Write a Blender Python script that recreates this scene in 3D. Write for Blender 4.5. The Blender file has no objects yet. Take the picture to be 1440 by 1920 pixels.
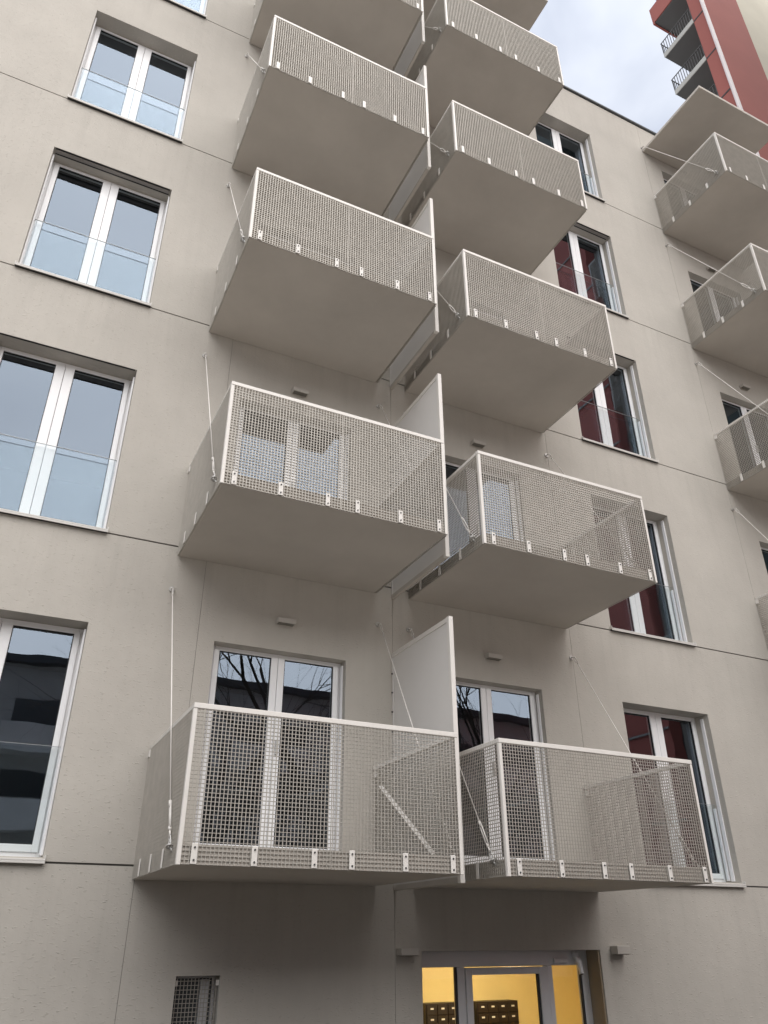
import bpy, bmesh, math, random
from mathutils import Vector, Matrix
random.seed(7)
R = math.radians
sc = bpy.context.scene
col = sc.collection

# ------------------------------------------------------------------ camera
YAW, PITCH, ROLL, FPX, CAMD = R(26.09), R(28.911), R(-0.145), 1455.6, 7.13
cam = bpy.data.cameras.new('camera')
cam.sensor_fit = 'HORIZONTAL'; cam.sensor_width = 36.0
cam.lens = 36.0 * FPX / 1440.0
cam.clip_start = 0.05; cam.clip_end = 2000
camo = bpy.data.objects.new('camera', cam); col.objects.link(camo)
fw = Vector((math.sin(YAW)*math.cos(PITCH), math.cos(YAW)*math.cos(PITCH), math.sin(PITCH)))
rt = Vector((math.cos(YAW), -math.sin(YAW), 0)); up = rt.cross(fw)
rt, up = rt*math.cos(ROLL) + up*math.sin(ROLL), up*math.cos(ROLL) - rt*math.sin(ROLL)
m = Matrix((rt, up, -fw)).transposed().to_4x4(); m.translation = Vector((0, -CAMD, 0))
camo.matrix_world = m
sc.camera = camo

# ------------------------------------------------------------------ sky and sun
SUN_EL, SUN_AZ = R(56), R(168)          # soft overcast light from behind the camera
w = bpy.data.worlds.new('World'); sc.world = w; w.use_nodes = True
nt = w.node_tree; nt.nodes.clear()
def wn(t, **k):
    n = nt.nodes.new(t)
    for a, b in k.items(): setattr(n, a, b)
    return n
sky = wn('ShaderNodeTexSky', sky_type='NISHITA'); sky.sun_disc = False
sky.sun_elevation = SUN_EL; sky.sun_rotation = SUN_AZ; sky.air_density = 1.0; sky.dust_density = 2.0
tc = wn('ShaderNodeTexCoord')
mp = wn('ShaderNodeMapping'); mp.inputs['Scale'].default_value = (1.0, 1.0, 1.8)
nz = wn('ShaderNodeTexNoise'); nz.inputs['Scale'].default_value = 3.4; nz.inputs['Detail'].default_value = 5; nz.inputs['Roughness'].default_value = 0.5; nz.inputs['Distortion'].default_value = 0.4
cr = wn('ShaderNodeValToRGB')
cr.color_ramp.elements[0].position = 0.34; cr.color_ramp.elements[0].color = (2.0, 2.15, 2.5, 1)
cr.color_ramp.elements[1].position = 0.64; cr.color_ramp.elements[1].color = (3.4, 3.5, 3.7, 1)
mx = wn('ShaderNodeMix', data_type='RGBA'); mx.inputs[0].default_value = 0.92
bg = wn('ShaderNodeBackground'); bg.inputs['Strength'].default_value = 0.1
wo = wn('ShaderNodeOutputWorld')
L = nt.links.new
L(tc.outputs['Generated'], mp.inputs['Vector']); L(mp.outputs['Vector'], nz.inputs['Vector'])
L(nz.outputs['Fac'], cr.inputs['Fac']); L(sky.outputs['Color'], mx.inputs[6]); L(cr.outputs['Color'], mx.inputs[7])
sx = wn('ShaderNodeSeparateXYZ'); L(tc.outputs['Generated'], sx.inputs[0])
oc = wn('ShaderNodeMapRange'); oc.inputs[1].default_value = 0.0; oc.inputs[2].default_value = 1.0; oc.inputs[3].default_value = 0.58; oc.inputs[4].default_value = 1.15
L(sx.outputs['Z'], oc.inputs[0])
sv = wn('ShaderNodeVectorMath', operation='SCALE'); L(mx.outputs[2], sv.inputs[0]); L(oc.outputs[0], sv.inputs['Scale'])
L(sv.outputs[0], bg.inputs['Color']); L(bg.outputs['Background'], wo.inputs['Surface'])
sl = bpy.data.lights.new('sun', 'SUN'); sl.energy = 1.5; sl.angle = R(108); sl.color = (1.0, 0.955, 0.90)
so = bpy.data.objects.new('sun', sl); col.objects.link(so)
sd = Vector((math.sin(SUN_AZ)*math.cos(SUN_EL), math.cos(SUN_AZ)*math.cos(SUN_EL), math.sin(SUN_EL)))
so.rotation_euler = sd.to_track_quat('Z', 'Y').to_euler()
so.location = (0, -20, 30)
vs = sc.view_settings
vs.view_transform = 'Standard'; vs.look = 'None'; vs.exposure = 1.68; vs.gamma = 1.0; vs.use_curve_mapping = False
sc.cycles.use_denoising = True
sc.cycles.max_bounces = 7; sc.cycles.diffuse_bounces = 4; sc.cycles.glossy_bounces = 3; sc.cycles.transparent_max_bounces = 16

# ------------------------------------------------------------------ materials
MATS = {}
def mat(name, colr, rough=0.8, metal=0.0, var=0.0, vscale=1.5, bump=0.0, bscale=60.0, stretch=(1, 1, 1), emit=None, spec=None, streak=0.0, dist=0.02, pits=False):
    mt = bpy.data.materials.new(name); mt.use_nodes = True
    t = mt.node_tree; b = t.nodes['Principled BSDF']
    b.inputs['Base Color'].default_value = (*colr, 1); b.inputs['Roughness'].default_value = rough; b.inputs['Metallic'].default_value = metal
    if spec is not None: b.inputs['Specular IOR Level'].default_value = spec
    if emit:
        b.inputs['Emission Color'].default_value = (*emit[0], 1); b.inputs['Emission Strength'].default_value = emit[1]
    g = t.nodes.new('ShaderNodeNewGeometry')
    if var or streak:
        n = t.nodes.new('ShaderNodeTexNoise'); n.inputs['Scale'].default_value = vscale; n.inputs['Detail'].default_value = 6; n.inputs['Roughness'].default_value = 0.6
        t.links.new(g.outputs['Position'], n.inputs['Vector'])
        mr = t.nodes.new('ShaderNodeMapRange'); mr.inputs[1].default_value = 0.3; mr.inputs[2].default_value = 0.7
        mr.inputs[3].default_value = 1 - var; mr.inputs[4].default_value = 1 + var
        t.links.new(n.outputs['Fac'], mr.inputs[0])
        val = mr.outputs[0]
        if streak:
            mp2 = t.nodes.new('ShaderNodeMapping'); mp2.inputs['Scale'].default_value = (7, 7, 0.45)
            n2 = t.nodes.new('ShaderNodeTexNoise'); n2.inputs['Scale'].default_value = 1.0; n2.inputs['Detail'].default_value = 4
            t.links.new(g.outputs['Position'], mp2.inputs['Vector']); t.links.new(mp2.outputs['Vector'], n2.inputs['Vector'])
            m2 = t.nodes.new('ShaderNodeMapRange'); m2.inputs[1].default_value = 0.5; m2.inputs[2].default_value = 0.75; m2.inputs[3].default_value = 1; m2.inputs[4].default_value = 1 - streak
            t.links.new(n2.outputs['Fac'], m2.inputs[0])
            mu = t.nodes.new('ShaderNodeMath'); mu.operation = 'MULTIPLY'
            t.links.new(val, mu.inputs[0]); t.links.new(m2.outputs[0], mu.inputs[1]); val = mu.outputs[0]
        if pits:
            sp = t.nodes.new('ShaderNodeSeparateXYZ'); t.links.new(g.outputs['Position'], sp.inputs[0])
            fa = t.nodes.new('ShaderNodeMath'); fa.operation = 'MULTIPLY_ADD'; fa.inputs[1].default_value = -1/2.9; fa.inputs[2].default_value = 10 + 0.53/2.9
            t.links.new(sp.outputs['Z'], fa.inputs[0])
            fc = t.nodes.new('ShaderNodeMath'); fc.operation = 'FRACT'; t.links.new(fa.outputs[0], fc.inputs[0])
            fd = t.nodes.new('ShaderNodeMapRange'); fd.inputs[1].default_value = 0.0; fd.inputs[2].default_value = 0.42; fd.inputs[3].default_value = 1.0; fd.inputs[4].default_value = 0.0
            t.links.new(fc.outputs[0], fd.inputs[0])
            mq = t.nodes.new('ShaderNodeMapping'); mq.inputs['Scale'].default_value = (5.5, 1, 0.35)
            nq = t.nodes.new('ShaderNodeTexNoise'); nq.inputs['Scale'].default_value = 1.0; nq.inputs['Detail'].default_value = 5; nq.inputs['Roughness'].default_value = 0.7
            t.links.new(g.outputs['Position'], mq.inputs['Vector']); t.links.new(mq.outputs['Vector'], nq.inputs['Vector'])
            rq = t.nodes.new('ShaderNodeMapRange'); rq.inputs[1].default_value = 0.5; rq.inputs[2].default_value = 0.8; rq.inputs[3].default_value = 0.0; rq.inputs[4].default_value = 0.13
            t.links.new(nq.outputs['Fac'], rq.inputs[0])
            pq = t.nodes.new('ShaderNodeMath'); pq.operation = 'MULTIPLY'; t.links.new(fd.outputs[0], pq.inputs[0]); t.links.new(rq.outputs[0], pq.inputs[1])
            iq = t.nodes.new('ShaderNodeMath'); iq.operation = 'SUBTRACT'; iq.inputs[0].default_value = 1.0; t.links.new(pq.outputs[0], iq.inputs[1])
            jq = t.nodes.new('ShaderNodeMath'); jq.operation = 'MULTIPLY'; t.links.new(val, jq.inputs[0]); t.links.new(iq.outputs[0], jq.inputs[1]); val = jq.outputs[0]
        vm = t.nodes.new('ShaderNodeVectorMath'); vm.operation = 'SCALE'; vm.inputs[0].default_value = colr
        t.links.new(val, vm.inputs['Scale']); t.links.new(vm.outputs[0], b.inputs['Base Color'])
    if bump:
        mp3 = t.nodes.new('ShaderNodeMapping'); mp3.inputs['Scale'].default_value = stretch
        n3 = t.nodes.new('ShaderNodeTexNoise'); n3.inputs['Scale'].default_value = bscale; n3.inputs['Detail'].default_value = 3; n3.inputs['Roughness'].default_value = 0.65
        bp = t.nodes.new('ShaderNodeBump'); bp.inputs['Strength'].default_value = bump; bp.inputs['Distance'].default_value = dist
        t.links.new(g.outputs['Position'], mp3.inputs['Vector']); t.links.new(mp3.outputs['Vector'], n3.inputs['Vector'])
        hgt = n3.outputs['Fac']
        if pits:
            pm = t.nodes.new('ShaderNodeMapRange'); pm.inputs[1].default_value = 0.57; pm.inputs[2].default_value = 0.74; pm.interpolation_type = 'SMOOTHSTEP'
            t.links.new(hgt, pm.inputs[0])
            n4 = t.nodes.new('ShaderNodeTexNoise'); n4.inputs['Scale'].default_value = 9.0; n4.inputs['Detail'].default_value = 3
            t.links.new(g.outputs['Position'], n4.inputs['Vector'])
            ad = t.nodes.new('ShaderNodeMath'); ad.operation = 'MULTIPLY_ADD'; ad.inputs[1].default_value = 0.6
            t.links.new(n4.outputs['Fac'], ad.inputs[0]); t.links.new(pm.outputs[0], ad.inputs[2]); hgt = ad.outputs[0]
        t.links.new(hgt, bp.inputs['Height']); t.links.new(bp.outputs['Normal'], b.inputs['Normal'])
    MATS[name] = mt
    return mt
mat('stucco', (0.487, 0.459, 0.415), 0.92, var=0.06, vscale=1.1, bump=0.5, bscale=34, stretch=(0.7, 1, 1.7), streak=0.035, dist=0.010, spec=0.25, pits=True)
mat('seam', (0.24, 0.225, 0.205), 0.9)
mat('joint', (0.10, 0.095, 0.09), 0.9)
mat('slab', (0.51, 0.475, 0.43), 0.85, var=0.09, vscale=1.0, bump=0.15, bscale=30, dist=0.005)
mat('white_steel', (0.74, 0.71, 0.67), 0.45, var=0.03, vscale=6)
mat('wire', (0.44, 0.415, 0.375), 0.45, metal=0.35, var=0.08, vscale=9)
mat('screen_board', (0.72, 0.70, 0.675), 0.6, var=0.02, vscale=2)
mat('zinc', (0.55, 0.54, 0.52), 0.35, metal=0.6, var=0.08, vscale=20)
mat('dark_steel', (0.05, 0.05, 0.05), 0.5)
mat('pvc', (0.87, 0.87, 0.88), 0.35, var=0.015, vscale=4)
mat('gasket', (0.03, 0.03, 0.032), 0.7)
mat('sill', (0.62, 0.60, 0.57), 0.45, var=0.05, vscale=5)
mat('blind', (0.30, 0.28, 0.26), 0.6)
mat('cap', (0.07, 0.075, 0.08), 0.5)
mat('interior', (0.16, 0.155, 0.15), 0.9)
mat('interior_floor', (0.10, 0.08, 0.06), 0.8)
mat('lamp_body', (0.50, 0.47, 0.43), 0.5)
mat('lamp_glass', (0.16, 0.15, 0.13), 0.3)
mat('alu_grey', (0.68, 0.68, 0.70), 0.45, metal=0.2, var=0.03, vscale=5)
mat('lobby', (0.86, 0.68, 0.30), 0.8, var=0.03, vscale=2)
mat('lobby_ceiling', (0.8, 0.72, 0.55), 0.8)
mat('box_dark', (0.018, 0.011, 0.008), 0.45)
mat('box_tag', (0.75, 0.7, 0.6), 0.5)
mat('lamp_lit', (1, 0.9, 0.7), 0.5, emit=((1.0, 0.86, 0.62), 46))
mat('jamb_brown', (0.27, 0.215, 0.15), 0.8, var=0.08, vscale=4)
mat('red_render', (0.31, 0.095, 0.08), 0.85, var=0.05, vscale=0.6, bump=0.15, bscale=12)
mat('red_dark', (0.52, 0.16, 0.13), 0.85, var=0.05, vscale=0.6)
mat('cream', (0.56, 0.52, 0.43), 0.9, var=0.06, vscale=0.5)
mat('tower_grey', (0.115, 0.12, 0.125), 0.8, var=0.06, vscale=1)
mat('pale_concrete', (0.42, 0.42, 0.40), 0.85, var=0.08, vscale=1.2)
mat('pipe_pale', (0.66, 0.60, 0.60), 0.5)
mat('dark_green', (0.05, 0.065, 0.055), 0.6, var=0.15, vscale=0.4)
mat('opp_wall', (0.52, 0.52, 0.50), 0.9, var=0.12, vscale=0.5)
mat('opp_band', (0.75, 0.75, 0.73), 0.9, var=0.12, vscale=0.7)
mat('opp_glass', (0.07, 0.075, 0.08), 0.15)
mat('bark', (0.075, 0.06, 0.048), 0.95, var=0.2, vscale=3)
mat('bounce_dark', (0.05, 0.040, 0.030), 0.95, var=0.25, vscale=2, bump=0.4, bscale=14)  # dark brown for the added ground strip and wall that swallow bounce light
mat('paving', (0.41, 0.385, 0.355), 0.9, var=0.12, vscale=0.6, bump=0.2, bscale=20)

def glass_mat(name, base, tint):
    mt = bpy.data.materials.new(name); mt.use_nodes = True
    t = mt.node_tree; t.nodes.clear()
    out = t.nodes.new('ShaderNodeOutputMaterial'); mix = t.nodes.new('ShaderNodeMixShader')
    gl = t.nodes.new('ShaderNodeBsdfGlossy'); gl.inputs['Roughness'].default_value = 0.0; gl.inputs['Color'].default_value = (0.70, 0.83, 1.0, 1)
    tr = t.nodes.new('ShaderNodeBsdfTransparent'); tr.inputs['Color'].default_value = (*tint, 1)
    lw = t.nodes.new('ShaderNodeNewGeometry'); dt = t.nodes.new('ShaderNodeVectorMath'); dt.operation = 'DOT_PRODUCT'
    t.links.new(lw.outputs['Incoming'], dt.inputs[0]); t.links.new(lw.outputs['Normal'], dt.inputs[1])
    ab = t.nodes.new('ShaderNodeMath'); ab.operation = 'ABSOLUTE'; t.links.new(dt.outputs['Value'], ab.inputs[0])
    om = t.nodes.new('ShaderNodeMath'); om.operation = 'SUBTRACT'; om.inputs[0].default_value = 1.0; t.links.new(ab.outputs[0], om.inputs[1])
    fr = t.nodes.new('ShaderNodeMath'); fr.operation = 'POWER'; fr.inputs[1].default_value = 4.0; t.links.new(om.outputs[0], fr.inputs[0])
    mr = t.nodes.new('ShaderNodeMapRange'); mr.inputs[1].default_value = 0.0; mr.inputs[2].default_value = 1.0; mr.inputs[3].default_value = base; mr.inputs[4].default_value = 1.0
    g = t.nodes.new('ShaderNodeNewGeometry'); n = t.nodes.new('ShaderNodeTexNoise'); n.inputs['Scale'].default_value = 2.2; n.inputs['Detail'].default_value = 1
    bp = t.nodes.new('ShaderNodeBump'); bp.inputs['Strength'].default_value = 0.045; bp.inputs['Distance'].default_value = 0.02
    t.links.new(g.outputs['Position'], n.inputs['Vector']); t.links.new(n.outputs['Fac'], bp.inputs['Height'])
    t.links.new(bp.outputs['Normal'], gl.inputs['Normal'])
    t.links.new(fr.outputs[0], mr.inputs[0]); t.links.new(mr.outputs[0], mix.inputs[0])
    t.links.new(tr.outputs[0], mix.inputs[1]); t.links.new(gl.outputs[0], mix.inputs[2]); t.links.new(mix.outputs[0], out.inputs['Surface'])
    MATS[name] = mt
glass_mat('pane_glass', 0.16, (0.62, 0.66, 0.66))
glass_mat('guard_glass', 0.03, (0.955, 0.97, 0.968))
glass_mat('door_glass', 0.06, (0.92, 0.92, 0.90))

# ------------------------------------------------------------------ mesh helpers
class MB:
    def __init__(s): s.v = []; s.f = []
    def quad(s, a, b, c, d):
        i = len(s.v); s.v += [a, b, c, d]; s.f.append((i, i+1, i+2, i+3)); return s
    def box(s, x0, x1, y0, y1, z0, z1):
        i = len(s.v)
        s.v += [(x, y, z) for z in (z0, z1) for y in (y0, y1) for x in (x0, x1)]
        s.f += [(i+a, i+b, i+c, i+d) for a, b, c, d in ((0,2,3,1), (4,5,7,6), (0,1,5,4), (2,6,7,3), (0,4,6,2), (1,3,7,5))]
        return s
    def bevbox(s, x0, x1, y0, y1, z0, z1, b):
        """box with its 12 edges chamfered"""
        bm = bmesh.new()
        vs_ = [bm.verts.new(p) for p in [(x, y, z) for z in (z0, z1) for y in (y0, y1) for x in (x0, x1)]]
        for q in ((0,2,3,1), (4,5,7,6), (0,1,5,4), (2,6,7,3), (0,4,6,2), (1,3,7,5)): bm.faces.new([vs_[k] for k in q])
        bmesh.ops.bevel(bm, geom=list(bm.edges), offset=b, segments=1, affect='EDGES')
        bm.verts.index_update(); i = len(s.v)
        s.v += [tuple(v_.co) for v_ in bm.verts]; s.f += [tuple(i + v_.index for v_ in f_.verts) for f_ in bm.faces]
        bm.free(); return s
    def tube(s, pts, r, n=6, cap=True, closed=False):
        pts = [Vector(p) for p in pts]; rs = r if isinstance(r, (list, tuple)) else [r]*len(pts)
        i0 = len(s.v); N = len(pts)
        for k, p in enumerate(pts):
            if closed: d = pts[(k+1) % N] - pts[k-1]
            else: d = pts[min(k+1, N-1)] - pts[max(k-1, 0)]
            d.normalize()
            a = Vector((0, 0, 1)) if abs(d.z) < 0.9 else Vector((1, 0, 0))
            u_ = d.cross(a).normalized(); w_ = d.cross(u_)
            for j in range(n):
                t = 2*math.pi*j/n
                s.v.append(tuple(p + (u_*math.cos(t) + w_*math.sin(t))*rs[k]))
        for k in range(N if closed else N-1):
            for j in range(n):
                a = i0 + k*n + j; b = i0 + k*n + (j+1) % n
                kk = (k+1) % N
                c = i0 + kk*n + (j+1) % n; d_ = i0 + kk*n + j
                s.f.append((a, b, c, d_))
        if cap and not closed:
            s.f.append(tuple(i0 + j for j in range(n))[::-1]); s.f.append(tuple(i0 + (N-1)*n + j for j in range(n)))
        return s
    def mesh(s, name, material, smooth=False):
        me = bpy.data.meshes.new(name); me.from_pydata(s.v, [], s.f); me.update()
        bm = bmesh.new(); bm.from_mesh(me); bmesh.ops.recalc_face_normals(bm, faces=bm.faces); bm.to_mesh(me); bm.free()
        me.materials.append(MATS[material])
        if smooth: me.polygons.foreach_set('use_smooth', [True]*len(me.polygons))
        return me
def put(name, me, parent=None, loc=(0, 0, 0), label=None, kind=None):
    o = bpy.data.objects.new(name, me); col.objects.link(o); o.parent = parent; o.location = loc
    if label: o['label'] = label
    if kind: o['kind'] = kind
    return o
def thing(name, label, cat, loc=(0, 0, 0), group=None):
    o = put(name, None, None, loc, label); o['category'] = cat; o.empty_display_size = 0.2
    if group: o['group'] = group
    return o
def tag(o, label, cat, group=None):
    o['label'] = label; o['category'] = cat
    if group: o['group'] = group
    return o

# ------------------------------------------------------------------ measures
H = 2.9; J = 0.542; S = 0.4365; T = 1.4936; P = 1.57; WT = 2.53
GZ = -2.45; ROOF = 15.34
CX = 3.59
WINX = (-0.888, 6.70); WINW = 1.40
DOORX = (1.67, 4.13); DOORW = 1.38
XL, XR = -7.5, 17.6
BL, BR3 = 1.2115, 9.551
BW = 2.172

# ground
UZ, UY = -1.60, -4.4          # the photographer stands on a terrace above the sunk entrance strip
g_ = put('ground', MB().quad((-300, -300, UZ), (300, -300, UZ), (300, UY, UZ), (-300, UY, UZ)).quad((-300, UY, UZ), (300, UY, UZ), (300, UY, GZ), (-300, UY, GZ)).quad((-300, UY, GZ), (300, UY, GZ), (300, 300, GZ), (-300, 300, GZ)).mesh('ground', 'paving'), kind='structure')
put('dark_ground_strip', MB().box(-40, 3.3, UY+0.06, -0.12, GZ-0.1, GZ+0.05).box(6.5, 40, UY+0.06, -0.12, GZ-0.1, GZ+0.05).mesh('dark_ground_strip', 'bounce_dark'), kind='structure')  # unseen dark ground, added to weaken bounce onto the wall under the lowest balconies
put('bounce_block_wall', MB().bevbox(-60, 60, UY-0.25, UY+0.02, GZ-0.1, -0.52, 0.02).mesh('bounce_block_wall', 'bounce_dark'), kind='structure')  # unseen wall, raised and darkened to block terrace bounce below the lowest balconies
put('entrance_path', MB().box(3.32, 6.48, UY+0.03, 0.18, GZ-0.1, GZ+0.02).mesh('entrance_path', 'cap'), kind='structure')

# ------------------------------------------------------------------ the apartment building
B = thing('apartment_building', 'pale grey rendered apartment building filling the view, with balconies hung on its front', 'building', (0, 0, GZ))
BO = Vector((0, 0, -GZ))             # child offset: children given in world coordinates
def bp_(name, mb_or_mesh, material=None, loc=(0, 0, 0), label=None, kind=None, parent=None):
    me = mb_or_mesh if isinstance(mb_or_mesh, bpy.types.Mesh) else mb_or_mesh.mesh(name, material)
    l = Vector(loc) + (BO if parent is None else Vector((0, 0, 0)))
    return put(name, me, parent or B, l, label, kind)

def wall_panel(x0, x1, z0, z1, holes, depth):
    """front skin with real openings, reveals of the given depth and thin edges"""
    mb = MB(); E = 0.028
    c = 0.003
    xs = sorted({x0, x1, *[h[0] for h in holes], *[h[1] for h in holes]}); zs = sorted({z0, z1, *[h[2] for h in holes], *[h[3] for h in holes]})
    xs = [x for x in xs if x0 <= x <= x1]; zs = [z for z in zs if z0 <= z <= z1]
    for xa, xb in zip(xs, xs[1:]):
        for za, zb in zip(zs, zs[1:]):
            mx_, mz_ = (xa+xb)/2, (za+zb)/2
            if any(h[0] < mx_ < h[1] and h[2] < mz_ < h[3] for h in holes): continue
            mb.quad((xa, 0, za), (xb, 0, za), (xb, 0, zb), (xa, 0, zb))
    for (a, b, cc, d) in [(x0, x1, z0, z1)]:
        mb.quad((a, 0, cc), (a, E, cc), (b, E, cc), (b, 0, cc)); mb.quad((a, 0, d), (b, 0, d), (b, E, d), (a, E, d))
        mb.quad((a, 0, cc), (a, 0, d), (a, E, d), (a, E, cc)); mb.quad((b, 0, cc), (b, E, cc), (b, E, d), (b, 0, d))
    for h in holes:
        a, b, cc, d = max(h[0], x0), min(h[1], x1), h[2], h[3]; D = h[4] if len(h) > 4 else depth
        mb.quad((a, 0, cc), (b, 0, cc), (b, D, cc), (a, D, cc)); mb.quad((a, 0, d), (a, D, d), (b, D, d), (b, 0, d))
        mb.quad((a, 0, cc), (a, D, cc), (a, D, d), (a, 0, d)); mb.quad((b, 0, cc), (b, 0, d), (b, D, d), (b, D, cc))
    return mb
def merged(mb, name, material):
    me = mb.mesh(name, material); bm = bmesh.new(); bm.from_mesh(me)
    bmesh.ops.remove_doubles(bm, verts=bm.verts, dist=1e-5); bmesh.ops.recalc_face_normals(bm, faces=bm.faces); bm.to_mesh(me); bm.free(); return me

WD = 0.27; DD = 0.17
GAPJ = 0.008; GV = 0.0022
vj_up = [XL, 1.505, CX, 6.02, 9.55, XR]
vj_gr = [XL, 1.232, CX, XR]
ENT = (3.862, 5.905, GZ, -0.085)
GRI = (1.655, 2.012, -0.98, -0.242)
for k in range(0, 6):
    z0 = GZ - 0.3 if k == 0 else J + H*(k-1); z1 = ROOF - 0.02 if k == 5 else J + H*k
    holes = []
    if k == 0: holes = [(ENT[0], ENT[1], z0, ENT[3], 0.36), (*GRI, 0.2)]
    else:
        for x in WINX: holes.append((x, x+WINW, z0+0.035, H*(k-1)+WT, WD))
        for x in DOORX: holes.append((x, x+DOORW, z0+0.02, H*(k-1)+WT, DD))
        holes.append((9.985, 9.985+DOORW, z0+0.02, H*(k-1)+WT, DD))
    vj = vj_gr if k == 0 else vj_up
    for a, b in zip(vj, vj[1:]):
        hh = [h for h in holes if h[0] >= a-1e-6 and h[1] <= b+1e-6]
        mb = wall_panel(a+GV, b-GV, z0+GAPJ, z1-GAPJ, hh, WD)
        bp_('facade_panel', merged(mb, 'facade_panel', 'stucco'))
for k in range(1, 6):
    z = J + H*(k-1)
    bp_('joint_strip', MB().box(XL, XR, 0.014, 0.04, z-0.02, z+0.02), 'joint')
for k in range(0, 6):
    z0 = GZ - 0.3 if k == 0 else J + H*(k-1); z1 = ROOF-.02 if k == 5 else J + H*k
    for x in (vj_gr if k == 0 else vj_up)[1:-1]:
        bp_('joint_strip', MB().box(x-0.012, x+0.012, 0.004, 0.026, z0+0.03, z1-0.03), 'seam')
# shell behind the skin
sh = MB()
sh.box(XL, XL+0.3, 0.03, 12, GZ-0.3, ROOF-.05).box(XR-0.3, XR, 0.03, 12, GZ-0.3, ROOF-.05).box(XL+.3, XR-.3, 11.7, 12, GZ-0.3, ROOF-.05)
bp_('side_wall', sh, 'stucco')
bp_('roof', MB().box(XL+.3, XR-.3, 0.05, 11.7, 15.0, 15.2), 'pale_concrete')
bp_('parapet_cap', MB().bevbox(XL-.03, XR+.03, -0.035, 0.40, ROOF-0.005, ROOF+0.045, 0.006), 'cap')
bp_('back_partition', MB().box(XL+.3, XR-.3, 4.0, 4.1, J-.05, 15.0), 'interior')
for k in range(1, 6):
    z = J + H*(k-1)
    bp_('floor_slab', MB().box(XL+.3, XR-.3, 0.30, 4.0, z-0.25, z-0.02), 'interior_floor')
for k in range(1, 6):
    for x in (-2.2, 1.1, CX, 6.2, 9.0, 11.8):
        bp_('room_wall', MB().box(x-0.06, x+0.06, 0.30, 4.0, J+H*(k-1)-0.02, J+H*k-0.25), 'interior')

# ------------------------------------------------------------------ windows
def leaf_meshes(w_, z0, z1, mul, jam_l, jam_r, top, bot, pre):
    """outer frame + two sashes + panes, local origin at the lower left of the opening, front of the frame at y=0"""
    f = MB(); fr = 0.045
    f.bevbox(0, fr, 0, 0.07, 0, z1, 0.004).bevbox(w_-fr, w_, 0, 0.07, 0, z1, 0.004)
    f.bevbox(fr, w_-fr, 0, 0.07, z1-0.030, z1, 0.004).bevbox(fr, w_-fr, 0, 0.07, 0, z0+0.05, 0.004)
    out = {'frame': f.mesh(pre+'_frame', 'pvc')}
    m0, m1 = w_/2 - mul/2, w_/2 + mul/2
    mid = w_/2
    for nm, a, b, pa, pb in (('l', fr, mid-0.002, jam_l, m0), ('r', mid+0.002, w_-fr, m1, w_-jam_r)):
        s_ = MB(); zz0, zz1 = z0+0.05, z1-0.030
        yb, yf = 0.055, -0.016
        s_.bevbox(a-0.012 if nm == 'l' else a, pa, yf, yb, zz0, zz1, 0.004).bevbox(pb, b if nm == 'l' else b+0.012, yf, yb, zz0, zz1, 0.004)
        s_.bevbox(pa, pb, yf, yb, zz0, bot, 0.004).bevbox(pa, pb, yf, yb, top, zz1, 0.004)
        out['sash_'+nm] = s_.mesh(pre+'_sash', 'pvc')
        g = MB(); t = 0.007
        g.box(pa, pa+t, -0.003, 0.02, bot, top).box(pb-t, pb, -0.003, 0.02, bot, top).box(pa+t, pb-t, -0.003, 0.02, bot, bot+t).box(pa+t, pb-t, -0.003, 0.02, top-t, top)
        out['gasket_'+nm] = g.mesh(pre+'_gasket', 'gasket')
        out['pane_'+nm] = MB().quad((pa, 0.008, bot), (pb, 0.008, bot), (pb, 0.008, top), (pa, 0.008, top)).mesh(pre+'_pane', 'pane_glass')
    return out
WH = WT - J - 0.035
z_ = J + 0.035
WM = leaf_meshes(WINW, 0.0, WH, 0.19, 0.093, 0.087, 2.475-z_, 0.685-z_, 'window')
DM = leaf_meshes(DOORW, 0.0, WT-J-0.02, 0.14, 0.09, 0.09, 2.485-J-0.02, 0.745-J-0.02, 'door')
gg = MB().box(0.012, WINW-0.012, -0.006, 0.006, 0.045, 1.452-z_)
GUARD = gg.mesh('glass_guard', 'guard_glass')
GUARD_EDGE = MB().box(0.012, WINW-0.012, -0.0075, 0.0075, 1.452-z_+0.0005, 1.452-z_+0.0028).mesh('guard_edge', 'zinc')
GRAIL = MB().bevbox(0, 0.022, -0.02, 0.022, 0.03, 1.41-z_, 0.003).mesh('guard_rail', 'pvc')
RAILG = MB().bevbox(0, 0.018, 0.0, 0.05, 0.02, WH-0.04, 0.003).mesh('blind_guide', 'pvc')
si = MB().bevbox(-0.024, WINW+0.016, -0.045, 0.22, -0.038, -0.022, 0.003)
si.bevbox(-0.024, WINW+0.016, -0.045, -0.035, -0.056, -0.038, 0.002)
si.bevbox(-0.024, -0.014, -0.040, -0.002, -0.022, 0.004, 0.002).bevbox(WINW+0.006, WINW+0.016, -0.040, -0.002, -0.022, 0.004, 0.002)
SILL = si.mesh('sill', 'sill')
SILL_SHADE = MB().box(-0.02, WINW+0.012, -0.034, -0.001, -0.052, -0.0385).mesh('sill_shade_strip', 'gasket')  # black strip that paints the shade under the sill
SLOT = MB().box(0.02, WINW-0.02, -0.011, 0.011, -0.003, -0.0005).mesh('blind_slot', 'gasket')
BLBAR = MB().bevbox(0.02, WINW-0.02, -0.024, 0.022, 0.0, 0.0105, 0.002).mesh('blind_bottom_bar', 'blind')
WY = 0.22; DY = 0.13
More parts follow.
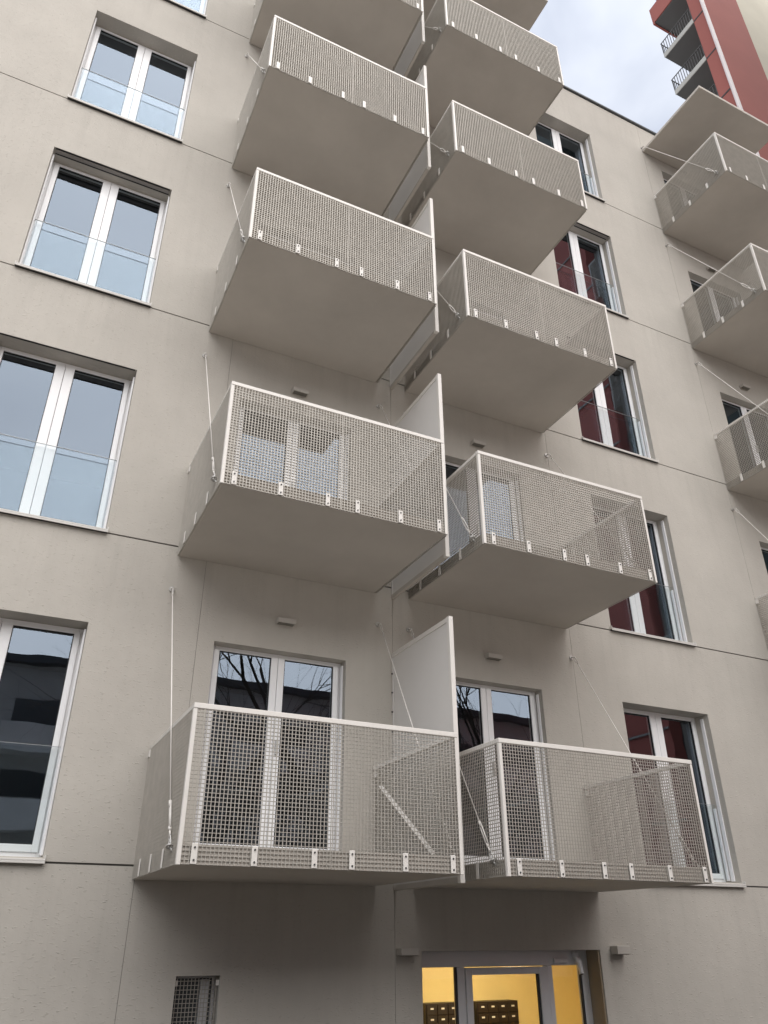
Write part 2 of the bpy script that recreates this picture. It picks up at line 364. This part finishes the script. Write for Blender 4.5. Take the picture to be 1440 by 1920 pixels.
def window(x, k, blind):
    z = J + 0.035 + H*(k-1)
    f = bp_('window', WM['frame'], loc=(x, WY, z))
    for s_ in 'lr':
        put('sash', WM['sash_'+s_], f); put('pane', WM['pane_'+s_], f); put('gasket', WM['gasket_'+s_], f)
    put('sill', SILL, f, (0, -WY, 0.008))
    put('sill_shade_strip', SILL_SHADE, f, (0, -WY, 0.008))
    put('glass_guard', GUARD, f, (0, 0.165-WY, 0)); put('guard_edge', GUARD_EDGE, f, (0, 0.165-WY, 0))
    for xx in (0.001, WINW-0.023): put('guard_rail', GRAIL, f, (xx, 0.170-WY, 0))
    for xx in (0.001, WINW-0.019): put('blind_guide', RAILG, f, (xx, 0.08-WY, 0))
    if blind:
        for q in range(blind): put('blind_slot', SLOT, f, (0, (0.016 + 0.075*q)-WY, WH))
        if blind > 1: put('blind_bottom_bar', BLBAR, f, (0, 0.055-WY, WH-0.011))
    return f
for x in WINX:
    for k in range(1, 6):
        window(x, k, {(0, 3): 2, (0, 2): 1, (1, 4): 2, (1, 3): 1}.get((WINX.index(x), k), 0))
DSILL = MB().bevbox(-0.005, DOORW+0.005, -0.01, 0.12, -0.03, -0.004, 0.003).mesh('threshold', 'sill')
def door(x, k):
    z = J + 0.02 + H*(k-1)
    f = bp_('balcony_door', DM['frame'], loc=(x, DY, z))
    for s_ in 'lr':
        put('sash', DM['sash_'+s_], f); put('pane', DM['pane_'+s_], f); put('gasket', DM['gasket_'+s_], f)
    put('blind_guide', MB().bevbox(0, 0.018, 0.0, 0.04, 0.02, WT-J-0.06, 0.003).mesh('blind_guide', 'pvc'), f, (0.001, 0.06-DY, 0))
    put('blind_guide', MB().bevbox(0, 0.018, 0.0, 0.04, 0.02, WT-J-0.06, 0.003).mesh('blind_guide', 'pvc'), f, (DOORW-0.019, 0.06-DY, 0))
    put('door_handle', MB().bevbox(DOORW/2+0.02, DOORW/2+0.045, -0.05, -0.017, 0.98, 1.12, 0.004).mesh('door_handle', 'zinc'), f)
    return f
for k in range(1, 6):
    for x in DOORX: door(x, k)
for k in range(2, 6): door(9.985, k)

# ------------------------------------------------------------------ basement grille window
gw, gh = GRI[1]-GRI[0], GRI[3]-GRI[2]
fr_ = MB()
fr_.box(0.0, 0.022, 0, 0.03, 0, gh).box(gw-0.022, gw, 0, 0.03, 0, gh).box(0.022, gw-0.022, 0, 0.03, gh-0.02, gh).box(0.022, gw-0.022, 0, 0.03, 0, 0.02)
gr = bp_('grille_window', fr_, 'alu_grey', loc=(GRI[0], 0.15, GRI[2]))
put('pane', MB().quad((0.022, 0.02, 0.02), (gw-0.022, 0.02, 0.02), (gw-0.022, 0.02, gh-0.02), (0.022, 0.02, gh-0.02)).mesh('pane', 'opp_glass'), gr)
put('casement', MB().bevbox(gw*0.66, gw*0.86, -0.012, 0.015, 0.02, gh-0.03, 0.004).mesh('casement', 'alu_grey'), gr)
wm = MB()
for i in range(12):
    x = 0.02 + (gw-0.04)*i/11; wm.box(x-0.0022, x+0.0022, -0.118, -0.1136, 0.005, gh-0.012)
n_ = int(gh/0.03)
for i in range(n_):
    z = 0.012 + 0.03*i; wm.box(0.012, gw-0.012, -0.1135, -0.109, z-0.0022, z+0.0022)
put('wire_grille', wm.mesh('wire_grille', 'wire'), gr, kind='stuff')
for xx in (0.012, gw-0.012):
    put('clip', MB().bevbox(xx-0.014, xx+0.014, -0.124, -0.119, gh-0.07, gh-0.03, 0.002).mesh('clip', 'white_steel'), gr)

# ------------------------------------------------------------------ entrance
e0, e1, ez = ENT[0], ENT[1], ENT[3]
EY = 0.20
ef = MB()
ef.bevbox(e0, e0+0.10, EY, EY+0.08, GZ, ez, 0.004).bevbox(e1-0.10, e1, EY, EY+0.08, GZ, ez, 0.004).bevbox(e0+0.10, e1-0.10, EY, EY+0.08, ez-0.135, ez, 0.004)
ef.bevbox(4.345, 4.428, EY, EY+0.08, GZ, ez-0.135, 0.004).bevbox(5.382, 5.442, EY, EY+0.08, GZ, ez-0.135, 0.004)
ed = bp_('entrance_door', ef, 'alu_grey')
lf = MB(); lz = ez-0.142
lf.bevbox(4.432, 4.502, EY-0.012, EY+0.06, GZ+0.01, lz, 0.004).bevbox(5.278, 5.378, EY-0.012, EY+0.06, GZ+0.01, lz, 0.004)
lf.bevbox(4.502, 5.278, EY-0.012, EY+0.06, lz-0.06, lz, 0.004).bevbox(4.502, 5.278, EY-0.012, EY+0.06, GZ+0.01, GZ+0.2, 0.004)
put('door_leaf', lf.mesh('door_leaf', 'alu_grey'), ed)
for a, b, zt in ((e0+0.10, 4.345, ez-0.135), (4.502, 5.278, lz-0.06), (5.442, e1-0.10, ez-0.135)):
    put('pane', MB().quad((a, EY+0.03, GZ+0.05), (b, EY+0.03, GZ+0.05), (b, EY+0.03, zt), (a, EY+0.03, zt)).mesh('pane', 'door_glass'), ed)
    put('gasket', MB().box(b-0.022, b, EY+0.005, EY+0.028, GZ+0.05, zt).mesh('gasket', 'gasket'), ed)
put('door_handle', MB().tube([(5.25, EY-0.06, -1.6), (5.25, EY-0.06, -0.95)], 0.016, 8).tube([(5.25, EY-0.06, -1.5), (5.25, EY, -1.5)], 0.01, 6).tube([(5.25, EY-0.06, -1.05), (5.25, EY, -1.05)], 0.01, 6).mesh('door_handle', 'zinc'), ed)
put('door_closer', MB().bevbox(5.46, 5.62, EY-0.03, EY-0.002, ez-0.115, ez-0.075, 0.004).mesh('door_closer', 'alu_grey'), ed)
bp_('door_jamb', MB().box(e1-0.02, e1-0.002, 0.012, EY-0.002, GZ, ez-0.004), 'jamb_brown', label='brown timber lining of the right side of the doorway')
# lobby behind the door
l0, l1, ly, lzt = 3.70, 8.6, 3.2, 0.10
lb = MB()
lb.quad((l0, ly, GZ), (l1, ly, GZ), (l1, ly, lzt), (l0, ly, lzt)).quad((l0, 0.34, GZ), (l0, ly, GZ), (l0, ly, lzt), (l0, 0.34, lzt)).quad((l1, 0.34, GZ), (l1, 0.34, lzt), (l1, ly, lzt), (l1, ly, GZ))
lb.quad((e1+.01, 0.34, GZ), (l1, 0.34, GZ), (l1, 0.34, lzt), (e1+.01, 0.34, lzt)).quad((l0, 0.34, ez+.01), (e1+.01, 0.34, ez+.01), (e1+.01, 0.34, lzt), (l0, 0.34, lzt)).quad((l0, 0.34, GZ), (e0-.01, 0.34, GZ), (e0-.01, 0.34, ez+.01), (l0, 0.34, ez+.01))
bp_('lobby_wall', lb, 'lobby', label='warm yellow lit wall of the entrance lobby')
bp_('lobby_ceiling', MB().quad((l0, 0.34, lzt+.002), (l0, ly, lzt+.002), (l1, ly, lzt+.002), (l1, 0.34, lzt+.002)), 'lobby_ceiling')
cl = thing('ceiling_lamp', 'glowing round lamp on the ceiling of the yellow lobby behind the entrance', 'lamp', (6.0, 1.7, lzt-0.002))
put('diffuser', MB().tube([(0, 0, -0.075), (0, 0, -0.07), (0, 0, -0.02)], [0.12, 0.16, 0.17], 20).mesh('diffuser', 'lamp_lit'), cl)
put('rim', MB().tube([(0, 0, -0.019), (0, 0, -0.001)], [0.185, 0.185], 20).mesh('rim', 'alu_grey'), cl)
def letterboxes(x0, nx, label):
    t = thing('letterbox_bank', label, 'letterboxes', (x0, ly-0.002, -1.75), 'letterboxes in the lobby')
    cw, ch = 0.155, 0.115; rows = 9
    put('cabinet', MB().box(0, nx*cw+.02, -0.20, 0, 0, rows*ch+.02).mesh('cabinet', 'box_dark'), t)
    dm = MB().bevbox(0.004, cw-0.004, -0.012, 0, 0.004, ch-0.004, 0.003).mesh('flap', 'box_dark')
    tm = MB().box(0.055, 0.100, -0.0135, -0.0125, 0.060, 0.078).mesh('name_tag', 'box_tag')
    for i in range(nx):
        for j in range(rows):
            f = put('flap', dm, t, (0.01+i*cw, -0.202, 0.01+j*ch)); put('name_tag', tm, f)
letterboxes(5.52, 4, 'dark letterbox bank seen through the narrow pane left of the entrance door')
letterboxes(6.27, 4, 'dark letterbox bank seen through the glass of the entrance door leaf')

# ------------------------------------------------------------------ balconies
HB = T - S
mesh_step = 0.0282; wr = 0.0029
def wire_panel(length, height, axis, mid=False):
    """welded wire lattice: verticals in front of horizontals; axis 'x' runs along x at y=0, 'y' runs along -y at x=0"""
    mb = MB(); n = max(2, round(length/mesh_step)); mh = max(2, round(height/mesh_step))
    def bx(u0, u1, d0, d1, z0, z1):
        if axis == 'x': mb.box(u0, u1, d0, d1, z0, z1)
        else: mb.box(d0, d1, -u1, -u0, z0, z1)
    for i in range(n+1):
        u = length*i/n; u = min(max(u, wr), length-wr)
        bx(u-wr, u+wr, -0.004, 0, 0, height)
    for j in range(mh+1):
        z = height*j/mh; z = min(max(z, wr), height-wr)
        bx(0, length, 0.0002, 0.0140, z-0.0021, z+0.0021)
    return mb
SEAM = 1.085
FRONT_A = wire_panel(SEAM-0.004-0.02, HB-0.006, 'x').mesh('front_mesh', 'wire')
FRONT_B = wire_panel(BW-0.02-SEAM-0.004, HB-0.006, 'x').mesh('front_mesh', 'wire')
SIDE = wire_panel(P-0.045, HB-0.006, 'y').mesh('side_mesh', 'wire')
SLABM = MB().bevbox(0.012, BW-0.012, -P+0.012, -0.002, 0, 0.13, 0.006).mesh('slab', 'slab')
RAILF = MB().bevbox(-0.004, BW+0.004, -P-0.008, -P+0.034, HB-0.034, HB+0.004, 0.003).mesh('top_rail', 'white_steel')
RAILS = MB().bevbox(-0.004, 0.024, -P+0.036, -0.004, HB-0.034, HB+0.003, 0.003).mesh('side_rail', 'white_steel')
RAILS2 = MB().bevbox(-0.024, 0.004, -P+0.036, -0.004, HB-0.034, HB+0.003, 0.003).mesh('side_rail', 'white_steel')
POST = MB().bevbox(-0.004, 0.024, -P-0.005, -P+0.003, 0.0, HB-0.036, 0.002).bevbox(-0.004, 0.004, -P+0.003, -P+0.028, 0.0, HB-0.036, 0.002).mesh('corner_post', 'white_steel')
POST2 = MB().bevbox(-0.024, 0.004, -P-0.005, -P+0.003, 0.0, HB-0.036, 0.002).bevbox(-0.004, 0.004, -P+0.003, -P+0.028, 0.0, HB-0.036, 0.002).mesh('corner_post', 'white_steel')
CLIP = MB().bevbox(-0.021, 0.021, -0.006, 0, 0.006, 0.132, 0.002).mesh('clip', 'white_steel')
SCLIP = MB().bevbox(-0.006, 0, -0.021, 0.021, 0.006, 0.132, 0.002).mesh('side_clip', 'white_steel')
BOLT = MB().tube([(0, -0.0065, 0), (0, -0.013, 0)], 0.007, 6).mesh('bolt', 'dark_steel')
BRK = MB().bevbox(-0.012, 0.012, -0.05, -0.001, HB-0.10, HB-0.037, 0.002).mesh('wall_bracket', 'white_steel')
def ring(c, ru, rv, u_, v_, r, n=14, k=5):
    c, u_, v_ = Vector(c), Vector(u_).normalized(), Vector(v_).normalized()
    return [tuple(c + u_*ru*math.cos(2*math.pi*i/n) + v_*rv*math.sin(2*math.pi*i/n)) for i in range(n)]
def cable_meshes(side):
    """stay from the wall eye down to the slab edge near the outer corner; local origin of the balcony; side -1 left, +1 right"""
    x = -0.020 if side < 0 else BW + 0.030
    a = Vector((x + (0.010 if side < 0 else -0.0), -0.055, 2.97 - S)); b = Vector((x, -1.40, 0.125))
    d = (b-a).normalized(); L_ = (b-a).length; sx = Vector((1, 0, 0)); nn = d.cross(sx).normalized()
    out = {}
    out['stay_cable'] = MB().tube([a + d*0.10, b - d*0.34], 0.0055, 8).mesh('stay_cable', 'white_steel', True)
    tb = MB()
    tb.tube([b - d*0.36, b - d*0.33, b-d*0.31], [0.012, 0.012, 0.009], 8)
    for s_ in (-1, 1): tb.tube([b - d*0.33 + nn*s_*0.013, b - d*0.14 + nn*s_*0.013], 0.0065, 6)
    tb.tube([b - d*0.15, b - d*0.12], 0.013, 8).tube([b - d*0.125, b - d*0.07], 0.008, 8)
    out['turnbuckle'] = tb.mesh('turnbuckle', 'white_steel', True)
    sk = MB(); sk.tube(ring(b - d*0.042, 0.045, 0.020, d, nn, 0), 0.0065, 6, closed=True)
    sk.tube(ring(b + Vector((0, 0, -0.002)), 0.024, 0.024, nn, sx, 0), 0.007, 6, closed=True)
    sk.tube([b, b + Vector((0.02 if side < 0 else -0.03, 0, -0.03)), Vector((0.018 if side < 0 else BW-0.018, b.y, b.z-0.045))], 0.008, 6)
    out['shackle'] = sk.mesh('shackle', 'zinc', True)
    fk = MB()
    for s_ in (-1, 1): fk.tube([a + d*0.115, a + d*0.095 + nn*s_*0.014, a + d*0.01 + nn*s_*0.014, a - d*0.006], 0.0055, 6)
    fk.tube([a - sx*0.02, a + sx*0.02], 0.007, 6)
    out['fork'] = fk.mesh('fork', 'white_steel', True)
    we = MB().tube([(a.x, -0.0005, a.z+0.01), (a.x, -0.012, a.z+0.01)], 0.028, 12).tube([(a.x, -0.012, a.z+0.01), (a.x, a.y-0.012, a.z+0.002)], 0.009, 8)
    out['wall_eye'] = we.mesh('wall_eye', 'zinc')
    return out
CM = {s_: cable_meshes(s_) for s_ in (-1, 1)}
CLX = (0.107, 0.52, 0.957, 1.245, 1.677, 2.084)
def balcony(x, k, label, group, brace=False, bolts=True):
    t = thing('balcony', label, 'balcony', (x, 0, S + H*(k-1)), group)
    put('slab', SLABM, t)
    put('front_mesh', FRONT_A, t, (0.02, -P, 0.003), kind='stuff'); put('front_mesh', FRONT_B, t, (SEAM+0.004, -P, 0.003), kind='stuff')
    put('side_mesh', SIDE, t, (0.0, -0.012, 0.003), kind='stuff'); put('side_mesh', SIDE, t, (BW, -0.012, 0.003), kind='stuff')
    put('top_rail', RAILF, t); put('side_rail', RAILS, t); put('side_rail', RAILS2, t, (BW, 0, 0))
    put('corner_post', POST, t); put('corner_post', POST2, t, (BW, 0, 0))
    for cx in CLX:
        c = put('clip', CLIP, t, (cx, -P-0.006, 0))
        if bolts:
            for z in (0.03, 0.108): put('bolt', BOLT, c, (0, 0, z))
    for yy in (0.30, 0.72, 1.14):
        put('side_clip', SCLIP, t, (-0.006, -yy, 0)); put('side_clip', SCLIP, t, (BW+0.012, -yy, 0))
    put('wall_bracket', BRK, t, (0.0, 0, 0)); put('wall_bracket', BRK, t, (BW, 0, 0))
    for s_ in (-1, 1):
        c = put('stay_cable', CM[s_]['stay_cable'], t)
        for n in ('turnbuckle', 'shackle', 'fork', 'wall_eye'): put(n, CM[s_][n], c)
    if brace:
        put('brace_bar', MB().tube([(BW-0.03, -0.20, 1.28-S), (BW-0.03, -1.19, 0.60-S)], 0.024, 4).mesh('brace_bar', 'white_steel'), t, label='pale diagonal bar across the inner side of the balcony')
    return t
ORD = ['lowest', 'second-lowest', 'third-lowest', 'fourth-lowest', 'fifth-lowest']
LTXT = ['lowest mesh-railed balcony of the left stack, above the small grille window',
        'second-lowest mesh-railed balcony of the left stack, a light chair-like patch behind its mesh',
        'third-lowest mesh-railed balcony of the left stack, underside seen steeply from below',
        'fourth-lowest mesh-railed balcony of the left stack, near the top edge of the photo',
        'topmost balcony of the left stack, only its underside and lower rail in view']
LTXT[1] = 'second-lowest mesh-railed balcony of the left stack'
RTXT = ['lowest mesh-railed balcony of the middle stack, right above the lit entrance door',
        'second-lowest mesh-railed balcony of the middle stack', 'third-lowest mesh-railed balcony of the middle stack',
        'fourth-lowest mesh-railed balcony of the middle stack', 'fifth-lowest mesh-railed balcony of the middle stack, against the sky']
RX = 3.793
for k in range(1, 6):
    balcony(BL, k, LTXT[k-1], 'balconies of the left stack', brace=(k == 1), bolts=k < 4)
    balcony(RX, k, RTXT[k-1], 'balconies of the middle stack', bolts=k < 4)
BTXT = {2: 'lowest mesh-railed balcony at the right edge, only its left corner showing', 3: 'second-lowest mesh-railed balcony at the right edge, beside the red-reflecting windows',
        4: 'second-highest railed balcony at the right edge, cut off by the frame', 5: 'highest railed balcony at the right edge, under the plain canopy slab'}
for k in range(2, 6): balcony(BR3, k, BTXT[k], 'balconies at the right edge', bolts=False)
# canopy slabs at roof level
CANM = MB().bevbox(0, BW, -P, -0.002, 0, 0.07, 0.006).mesh('canopy_slab', 'slab')
for x, txt in ((BL, 'plain canopy slab over the left balcony stack'), (RX, 'plain canopy slab over the middle balcony stack, against the sky'), (BR3, 'plain canopy slab over the right-edge balconies, in front of the red tower')):
    o = put('canopy_slab', CANM, None, (x, 0, 14.46)); tag(o, txt, 'canopy', 'canopy slabs over the balcony stacks')

# ------------------------------------------------------------------ privacy screens
PB, PT, Q = 0.403, 2.683, 1.217
BOARD = MB().box(-0.010, 0.010, -Q+0.05, -0.03, 0.05, PT-PB-0.05).mesh('board', 'screen_board')
FPOST = MB().bevbox(-0.023, 0.023, -Q, -Q+0.048, 0, PT-PB, 0.003).mesh('front_post', 'white_steel')
TBAR = MB().bevbox(-0.020, 0.020, -Q+0.05, -0.004, PT-PB-0.05, PT-PB-0.002, 0.003).mesh('top_bar', 'white_steel')
BBAR = MB().bevbox(-0.020, 0.020, -Q+0.05, -0.004, 0.002, 0.048, 0.003).mesh('bottom_bar', 'slab')
WBAR = MB().bevbox(-0.016, 0.016, -0.028, -0.003, 0.05, PT-PB-0.052, 0.002).mesh('wall_bar', 'screen_board')
SCR = MB().tube([(-0.030, -0.02, 0), (-0.010, -0.02, 0)], 0.008, 6).mesh('screw', 'dark_steel')
for k in range(1, 6):
    t = thing('privacy_screen', ['lowest', 'second-lowest', 'third-lowest', 'fourth-lowest', 'topmost'][k-1] + ' upright screen panel between the left and middle balconies', 'screen', (CX+.004, 0, PB+H*(k-1)), 'screens between the balcony stacks')
    put('board', BOARD, t); put('front_post', FPOST, t); put('top_bar', TBAR, t); put('bottom_bar', BBAR, t); wb = put('wall_bar', WBAR, t)
    if k < 3:
        for q in range(7): put('screw', SCR, wb, (0, 0, 0.85 + q*0.2))

# ------------------------------------------------------------------ wall lamps and the door camera
def wall_lamp(x, z, w_, label, group, h_=0.05, dep=0.085):
    t = thing('wall_lamp', label, 'lamp', (x, 0, z), group)
    put('housing', MB().bevbox(0, w_, -dep, -0.002, 0, h_, 0.004).mesh('housing', 'lamp_body'), t)
    put('lens', MB().box(0.012, w_-0.012, -dep+0.012, -0.014, -0.004, -0.0005).mesh('lens', 'lamp_glass'), t)
NM = ['lowest', 'second-lowest', 'third-lowest', 'fourth-lowest', 'fifth-lowest']
for k in range(1, 6):
    wall_lamp(2.268, 2.80+H*(k-1), 0.19, f'small box lamp on the wall above the {NM[k-1]} left balcony door', 'lamps above the balcony doors')
    wall_lamp(4.755, 2.79+H*(k-1), 0.19, f'small box lamp on the wall above the {NM[k-1]} middle balcony door', 'lamps above the balcony doors')
for k in range(2, 6):
    wall_lamp(10.55, 2.80+H*(k-1), 0.19, f'small box lamp above the {NM[k-2]} balcony door at the right edge', 'lamps above the balcony doors')
wall_lamp(3.60, -0.115, 0.18, 'small box lamp on the wall left of the entrance door', 'lamps beside the entrance', 0.055, 0.11)
wall_lamp(6.04, -0.125, 0.165, 'small box lamp on the wall right of the entrance door', 'lamps beside the entrance', 0.075, 0.11)
t = thing('door_camera', 'small grey camera on a bracket at the top right of the entrance', 'camera', (5.72, EY-0.01, ez-0.07))
put('bracket', MB().bevbox(-0.02, 0.02, -0.05, 0.008, 0.0, 0.045, 0.003).mesh('bracket', 'alu_grey'), t)
put('camera_body', MB().tube([(0.03, -0.03, -0.03), (0.03, -0.06, -0.14)], [0.028, 0.024], 10).bevbox(-0.01, 0.05, -0.05, -0.01, -0.04, 0.0, 0.004).mesh('camera_body', 'alu_grey'), t)
put('camera_lens', MB().tube([(0.03, -0.060, -0.1405), (0.03, -0.0615, -0.146)], 0.017, 10).mesh('camera_lens', 'gasket'), t)

# ------------------------------------------------------------------ red tower behind
TW = thing('red_tower', 'tall tower behind the roof with a red corner, cream front and dark side balconies', 'building', (22.3, 4.55, GZ))
def tp(name, mb, material, parent=None, label=None):
    return put(name, mb.mesh(name, material), parent or TW, (0, 0, 0), label)
tz = -GZ                                    # local z = world z + tz ; local x = X-22.3, y = Y-4.55
TT = 58.0
tp('front_wall', MB().box(3.09, 16, 0, 0.4, 0, TT), 'cream', label='cream front wall')
tp('corner_wall', MB().box(0, 3.086, -0.02, 0.6, 0, TT), 'red_render', label='brick-red corner wall')
pl = [(1.75, 0.604), (1.75, 1.45), (15.9, 11.0), (15.9, 0.404), (3.3, 0.404), (3.3, 0.604)]
sw = MB(); sw.v = [(x, y, z) for z in (0, TT) for x, y in pl]; nn_ = len(pl)
sw.f = [(i, (i+1) % nn_, nn_+(i+1) % nn_, nn_+i) for i in range(nn_)] + [tuple(range(nn_)), tuple(range(nn_, 2*nn_))]
tp('side_wall', sw, 'tower_grey')
tp('downpipe', MB().tube([(-0.06, -0.09, 0), (-0.06, -0.09, TT)], 0.085, 10), 'pipe_pale', label='pale vertical downpipe on the red corner')
zfl = [34.83 - 2.95*i for i in range(-6, 12)]
for z in zfl:
    zz = z + tz
    if zz > 2: tp('joint_band', MB().box(-0.012, 0.0, 0.0, 0.6, zz-0.02, zz+0.07), 'gasket')
for z in zfl:
    zz = z + tz
    if not (18 < z < 47): continue
    red = z > 39
    bs = MB().box(0.02, 1.746, 0.62, 2.46, zz, zz+0.05)
    b_ = tp('balcony', bs, 'tower_grey')
    if red:
        put('parapet', MB().box(-0.03, 1.74, 2.465, 2.55, zz-.05, zz+1.25).box(-0.03, 0.05, 0.62, 2.46, zz+0.055, zz+1.25).mesh('parapet', 'red_render'), b_)
    else:
        put('slab_edge', MB().box(-0.02, 0.016, 0.61, 2.48, zz-0.0, zz+0.30).mesh('slab_edge', 'pale_concrete'), b_)
        bars = MB()
        bars.tube([(0.0, 0.62, zz+1.15), (0.0, 2.48, zz+1.15), (1.74, 2.48, zz+1.15)], 0.03, 5)
        bars.tube([(0.0, 0.62, zz+0.3), (0.0, 2.48, zz+0.3), (1.74, 2.48, zz+0.3)], 0.02, 5)
        for i in range(15): bars.box(-0.012, 0.012, 0.62+i*0.13-.012, 0.62+i*0.13+.012, zz+0.23, zz+1.15)
        for i in range(14): bars.box(0.02+i*0.13-.012, 0.02+i*0.13+.012, 2.47, 2.494, zz+0.05, zz+1.15)
        put('railing', bars.mesh('railing', 'dark_steel'), b_)

# ------------------------------------------------------------------ what the window panes reflect: the far side of the courtyard
OB = thing('opposite_building', 'long low grey block across the courtyard, mirrored in the lower panes', 'building', (-45, -30, GZ))
OH = 10.95 - GZ
put('wall', MB().box(0, 95, -12, 0, 0, OH).mesh('wall', 'opp_wall'), OB)
put('roof', MB().box(-0.4, 95.4, -12.4, 0.5, OH+0.003, OH+0.35).mesh('roof', 'cap'), OB)
for fl in range(4):
    for i in range(19):
        z = 0.9 + fl*3.1; x = 0.8 + i*4.95
        wnd = put('window', MB().box(x, x+3.6, 0.003, 0.05, z, z+1.7).mesh('window', 'opp_glass'), OB)
        put('balcony_parapet', MB().box(x-0.4, x+4.1, 0.9, 1.05, z-0.75, z+0.45).box(x-0.4, x+4.1, 0.003, 0.897, z-0.75, z-0.55).mesh('balcony_parapet', 'opp_band'), OB)
RB = thing('red_block', 'tall red apartment block mirrored in the right-hand windows', 'building', (21, -19, GZ))
RH = 38
put('wall', MB().box(0, 14, 0, 6.4, 0, RH).mesh('wall', 'red_dark'), RB)
put('loggia_wing', MB().box(0.5, 13.5, 6.404, 15, 0, RH+10).mesh('loggia_wing', 'dark_green'), RB)
put('top_storeys', MB().box(0.3, 13.5, 0.2, 5.4, RH+.003, RH+9).mesh('top_storeys', 'dark_green'), RB)
for fl in range(12):
    put('string_course', MB().box(-0.05, -0.003, 0, 6.4, 2.9+fl*3, 2.98+fl*3).mesh('string_course', 'pale_concrete'), RB)

def bare_tree(loc, h, seed, label):
    rnd = random.Random(seed); mb_t = MB(); mb_c = MB()
    def grow(p, d, ln, r, depth):
        n = 3 if depth < 3 else 2
        pts = [p]; rr = [r]; q = Vector(p); dd = Vector(d)
        for i in range(n):
            dd = (dd + Vector((rnd.uniform(-1, 1), rnd.uniform(-1, 1), rnd.uniform(-0.5, 0.7)))*0.20).normalized()
            q = q + dd*ln/n; pts.append(tuple(q)); rr.append(r*(1 - 0.42*(i+1)/n))
        (mb_t if depth < 1 else mb_c).tube(pts, rr, 6 if depth < 2 else 3, cap=False)
        if depth >= 7: return
        for c in range(3 if depth in (1, 2, 3, 4) else 2):
            ax = Vector((rnd.uniform(-1, 1), rnd.uniform(-1, 1), rnd.uniform(-1, 1))).normalized()
            nd = (Matrix.Rotation(R(rnd.uniform(18, 48)), 3, ax) @ dd).normalized()
            i = n if c == 0 else rnd.randint(1, n)
            grow(pts[i], nd, ln*rnd.uniform(0.62, 0.86), rr[i]*rnd.uniform(0.64, 0.86), depth+1)
    grow((0, 0, 0), (0, 0, 1), h*0.25, h*0.019, 0)
    t = thing('bare_tree', label, 'tree', loc, 'bare trees across the courtyard')
    put('trunk', mb_t.mesh('trunk', 'bark'), t); put('crown', mb_c.mesh('crown', 'bark'), t, kind='stuff')
bare_tree((6.6, -15.5, GZ), 18, 21, 'bare tree mirrored in the lowest left balcony door')
bare_tree((9.3, -15.0, GZ), 19, 11, 'bare tree mirrored in the right leaf of the lowest left balcony door')
bare_tree((15.5, -15.5, GZ), 18, 21, 'bare tree mirrored in the lowest middle balcony door')
